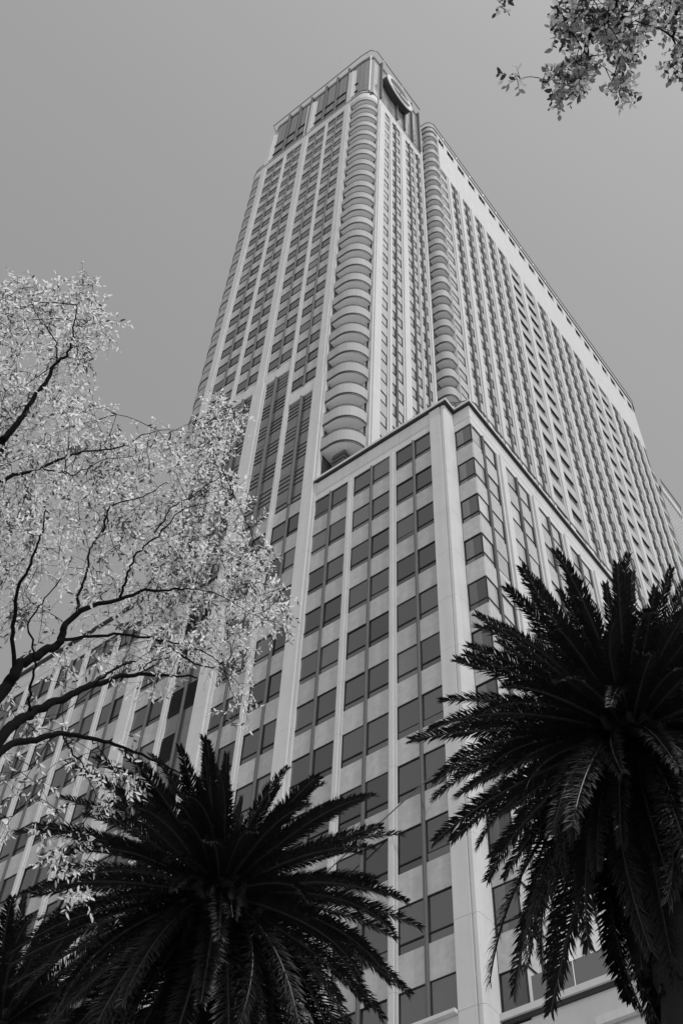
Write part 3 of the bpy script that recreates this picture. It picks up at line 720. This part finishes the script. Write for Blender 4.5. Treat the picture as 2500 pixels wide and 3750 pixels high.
# ---- the tree on the left: limbs traced along their pixels, at about 7 m from the camera on the ground plan
def c4(x, y): return (x * 0.7015, 1950 + y * 0.7015)
def c3(x, y): return (x * 0.6378, 950 + y * 0.6378)
def hh(px, py, k=0.0): return 7.3 - 0.0006 * max(0, 2600 - py) + 0.0006 * px + k
def limb(conv, pts, r0, r1, k0=0.0, k1=0.0):
    o = []
    for i, p in enumerate(pts):
        x, yv = conv(*p) if conv else p; t = i / (len(pts) - 1)
        o.append(at_h(x, yv, hh(x, yv, k0 + (k1 - k0) * t)))
    return (o, r0, r1)
JX = (-430, 3250)
LIMBS = [
    limb(None, [JX, (-250, 2900), (0, 2540), c4(60, 770), c4(110, 690), c4(190, 640), c4(275, 600), c4(322, 555), c4(340, 490), c4(410, 415), c4(480, 382), c4(620, 348), c4(760, 305), c4(880, 300), c4(1000, 296)], 0.10, 0.012),
    limb(c4, [(410, 415), (405, 340), (440, 260), (460, 180), (465, 100), (490, 60), (530, 0), (560, -80)], 0.026, 0.008, 0, 0.5),
    limb(c4, [(625, 346), (655, 260), (670, 190), (720, 110), (780, 50), (840, 0), (890, -60), (960, -120), (1100, -160)], 0.022, 0.006, 0, -0.4),
    limb(c4, [(300, 582), (400, 550), (560, 535), (720, 540), (860, 575), (960, 650), (1060, 702), (1140, 704), (1190, 740)], 0.028, 0.008, 0, 0.5),
    limb(c4, [(820, 560), (900, 575), (1000, 597), (1110, 650), (1160, 690), (1230, 700)], 0.015, 0.006, 0.3, 0.2),
    limb(None, [JX, (-200, 3000), c4(0, 1080), c4(100, 990), c4(170, 945), c4(290, 880), c4(400, 830), c4(500, 795), c4(600, 762), c4(730, 735), c4(850, 745), c4(960, 750), c4(1030, 760)], 0.09, 0.012, -0.2, 0.4),
    limb(c4, [(500, 795), (560, 740), (640, 692), (710, 675)], 0.022, 0.012),
    limb(c4, [(740, 735), (760, 700), (800, 672), (885, 655)], 0.013, 0.008, 0.1, 0.3),
    limb(c4, [(168, 945), (152, 870), (172, 770), (182, 690), (166, 560), (150, 480), (205, 385), (250, 330), (320, 240)], 0.022, 0.007, 0, -0.6),
    limb(None, [JX, (-180, 3050), c4(0, 1152), c4(130, 1092), c4(250, 1062), c4(330, 1047), c4(480, 1075), c4(600, 1105), c4(740, 1165), c4(880, 1222), c4(960, 1260), c4(1130, 1300)], 0.06, 0.006, -0.5, 0.2),
    limb(c4, [(330, 1050), (350, 1110), (400, 1170), (450, 1250), (480, 1330), (520, 1400)], 0.015, 0.004, 0, -0.3),
    limb(c4, [(480, 1075), (540, 1150), (600, 1240), (610, 1320)], 0.010, 0.004, -0.2, 0),
    limb(None, [JX, (-300, 2700), (-120, 2100), c3(0, 1100), c3(20, 1040), c3(90, 960), c3(150, 870), c3(210, 778), c3(270, 690), c3(320, 600), c3(380, 550), c3(410, 480), c3(440, 300), c3(455, 240)], 0.08, 0.006, 0.3, -0.2),
    limb(c3, [(320, 600), (325, 500), (300, 440), (220, 330), (180, 230)], 0.014, 0.005, 0, -0.5),
    limb(None, [(-250, 2500), c3(-150, 1360), c3(0, 1280), c3(80, 1240), c3(220, 1205), c3(330, 1150), c3(450, 1110), c3(570, 1095), c3(700, 1075), c3(860, 990), c3(1050, 980)], 0.04, 0.005, 0.2, 0.2),
    limb(c3, [(220, 1205), (330, 1215), (410, 1235), (500, 1200), (620, 1150), (760, 1130)], 0.014, 0.005, 0.2, -0.4),
    limb(c3, [(590, 1568), (620, 1440), (700, 1390), (860, 1350), (960, 1280)], 0.016, 0.006, -0.2, -0.5),
    limb(c3, [(890, 1568), (940, 1500), (980, 1430), (1050, 1390), (1180, 1300), (1290, 1220), (1330, 1060), (1350, 930)], 0.014, 0.004, -0.3, 0.2),
    limb(c4, [(78, 720), (70, 560), (75, 420), (95, 290), (150, 190), (190, 80), (220, 0), (240, -120)], 0.035, 0.01, 0, -0.5),
    limb(c4, [(1160, 690), (1200, 800), (1240, 900), (1250, 1000)], 0.007, 0.003, 0.2, 0.2),
    limb(c4, [(1000, 296), (1150, 330), (1300, 420), (1400, 460), (1480, 480)], 0.010, 0.003, 0, 0.2),
]
jp = at_h(JX[0], JX[1], 7.3)
tree = thing('broadleaf_tree', 'leafy tree with dark spreading branches and bright narrow leaves filling the left side', 'tree', (jp.x, jp.y, 0))
trunk_pts = [Vector((jp.x - 0.25, jp.y - 0.1, 0)), Vector((jp.x - 0.18, jp.y - 0.05, 1.5)), Vector((jp.x - 0.05, jp.y + 0.02, jp.z * 0.6)), Vector((jp.x, jp.y, jp.z + 0.15))]
obj('trunk', MB().tube(smooth_path(trunk_pts, 5), [0.26 - 0.012 * i for i in range(16)], 12).mesh('trunk', M['bark'], True), tree, -tree.location)
OUT = [(-60, 990), (60, 1010), (130, 1050), (190, 1080), (225, 1040), (300, 985), (335, 1000), (345, 1080), (400, 1120), (420, 1180), (425, 1240), (345, 1255), (325, 1330), (335, 1420), (345, 1480), (420, 1490), (430, 1545), (415, 1600), (445, 1610), (560, 1590), (690, 1560), (760, 1480), (830, 1470), (885, 1500), (870, 1600), (850, 1680), (905, 1800), (945, 1850), (960, 1960), (1000, 2060), (1055, 2200), (1060, 2300), (1020, 2330), (960, 2270), (900, 2390), (925, 2500), (935, 2600), (900, 2710), (850, 2690), (800, 2600), (700, 2560), (610, 2600), (540, 2560), (450, 2650), (500, 2750), (490, 2850), (560, 2950), (565, 3060), (430, 3100), (400, 3290), (250, 3300), (100, 3050), (-60, 3150)]
def dens(x, y):
    if y < 2060: v = 1.0
    elif x > 560 and y < 2420: v = 1.15
    elif y < 2250: v = 0.75
    elif y < 2520: v = 0.30
    elif y > 2850: v = 0.13
    else: v = 0.14
    for gx, gy, sx, sy, am in ((230, 2170, 70, 130, 0.9), (440, 2030, 50, 60, 0.5), (60, 2420, 110, 70, 0.7), (330, 2560, 120, 90, 0.5), (520, 1700, 40, 40, 0.4), (150, 1230, 30, 40, 0.4), (700, 2480, 90, 60, 0.5)):
        v -= am * math.exp(-((x - gx) / sx) ** 2 - ((y - gy) / sy) ** 2)
    return v
rnd = random.Random(21); CL = []
while len(CL) < 1130:
    x, y_ = rnd.uniform(-60, 1065), rnd.uniform(985, 3300)
    if in_poly(x, y_, OUT) and rnd.random() * 1.15 < dens(x, y_):
        CL.append(at_h(x, y_, hh(x, y_, rnd.gauss(0.7, 0.4))))
LV = [leaf_mb(0.066, 0.021, 0.10), leaf_mb(0.060, 0.020, -0.12), leaf_mb(0.054, 0.021, 0.2)]
n1 = leafy_tree(tree, LIMBS, CL, LV, [M['leaf'], M['leaf2'], M['leaf3']], 31, 0.003, (20, 32), 0.6, 300, 0.22)
# ---- the branch hanging in at the upper right
jq = Vector((4.6, 0.2, 0))
tree2 = thing('overhanging_tree', 'tree with small rounded leaves whose twigs hang in at the upper right', 'tree', jq)
def d6(x, y, d=6.6): return at_d(x, y - 22, d)
top = Vector((3.6, 0.9, 6.6))
obj('trunk', MB().tube(smooth_path([Vector((4.6, 0.2, 0)), Vector((4.5, 0.25, 2.0)), Vector((4.2, 0.5, 4.5)), top], 5), [0.2 - 0.007 * i for i in range(16)], 12).mesh('trunk', M['bark'], True), tree2, -tree2.location)
L2 = [([top, Vector((2.6, 1.5, 8.2)), d6(2650, -350), d6(2420, -120), d6(2300, -40), d6(2230, 60), d6(2150, 180), d6(2110, 290), d6(2060, 340)], 0.07, 0.003),
      ([d6(2650, -350), d6(2560, -100), d6(2480, 50), d6(2460, 160), d6(2480, 260)], 0.03, 0.003),
      ([d6(2300, -40), d6(2290, 80), d6(2265, 180), d6(2260, 300), d6(2262, 380)], 0.008, 0.002),
      ([d6(2110, 290), d6(2000, 310), d6(1900, 300), d6(1865, 300)], 0.005, 0.002),
      ([d6(2420, -120), d6(2200, -60), d6(2060, 0), d6(2020, 60)], 0.012, 0.002),
      ([d6(2200, -60), d6(1980, -70), d6(1860, -30), d6(1845, 20)], 0.006, 0.002)]
C2 = []
for poly, n, in (([(1990, 120), (2040, 40), (2060, -60), (2380, -60), (2375, 110), (2340, 210), (2250, 250), (2190, 180), (2060, 170)], 130),
                 ([(2010, 290), (2090, 220), (2140, 200), (2150, 300), (2120, 370), (2040, 400), (2010, 390), (2050, 330), (1960, 320), (1955, 300)], 42),
                 ([(2230, 250), (2320, 220), (2310, 280), (2290, 400), (2225, 400), (2230, 320)], 16),
                 ([(2400, -40), (2560, -40), (2560, 300), (2450, 320), (2420, 270), (2440, 140)], 60),
                 ([(1850, 270), (1905, 270), (1910, 340), (1855, 340)], 3), ([(1810, -20), (1850, -20), (1850, 55), (1815, 55)], 3)):
    xs = [p[0] for p in poly]; ys = [p[1] for p in poly]; k = 0
    while k < n:
        x, y_ = rnd.uniform(min(xs), max(xs)), rnd.uniform(min(ys), max(ys))
        if in_poly(x, y_, poly): C2.append(d6(x, y_, 6.6 + rnd.gauss(0, 0.22))); k += 1
LV2 = [leaf_mb(0.033, 0.019, 0.2, 1.15), leaf_mb(0.028, 0.018, -0.3, 1.2), leaf_mb(0.036, 0.020, 0.4, 1.1)]
n2 = leafy_tree(tree2, L2, C2, LV2, [M['rleaf'], M['rleaf2'], M['rleaf3']], 41, 0.0026, (10, 18), 0.4, 300, 0.065, (0, 1, 1, 2, 2))
print('leaves', n1, n2, 'objects', len(bpy.data.objects))
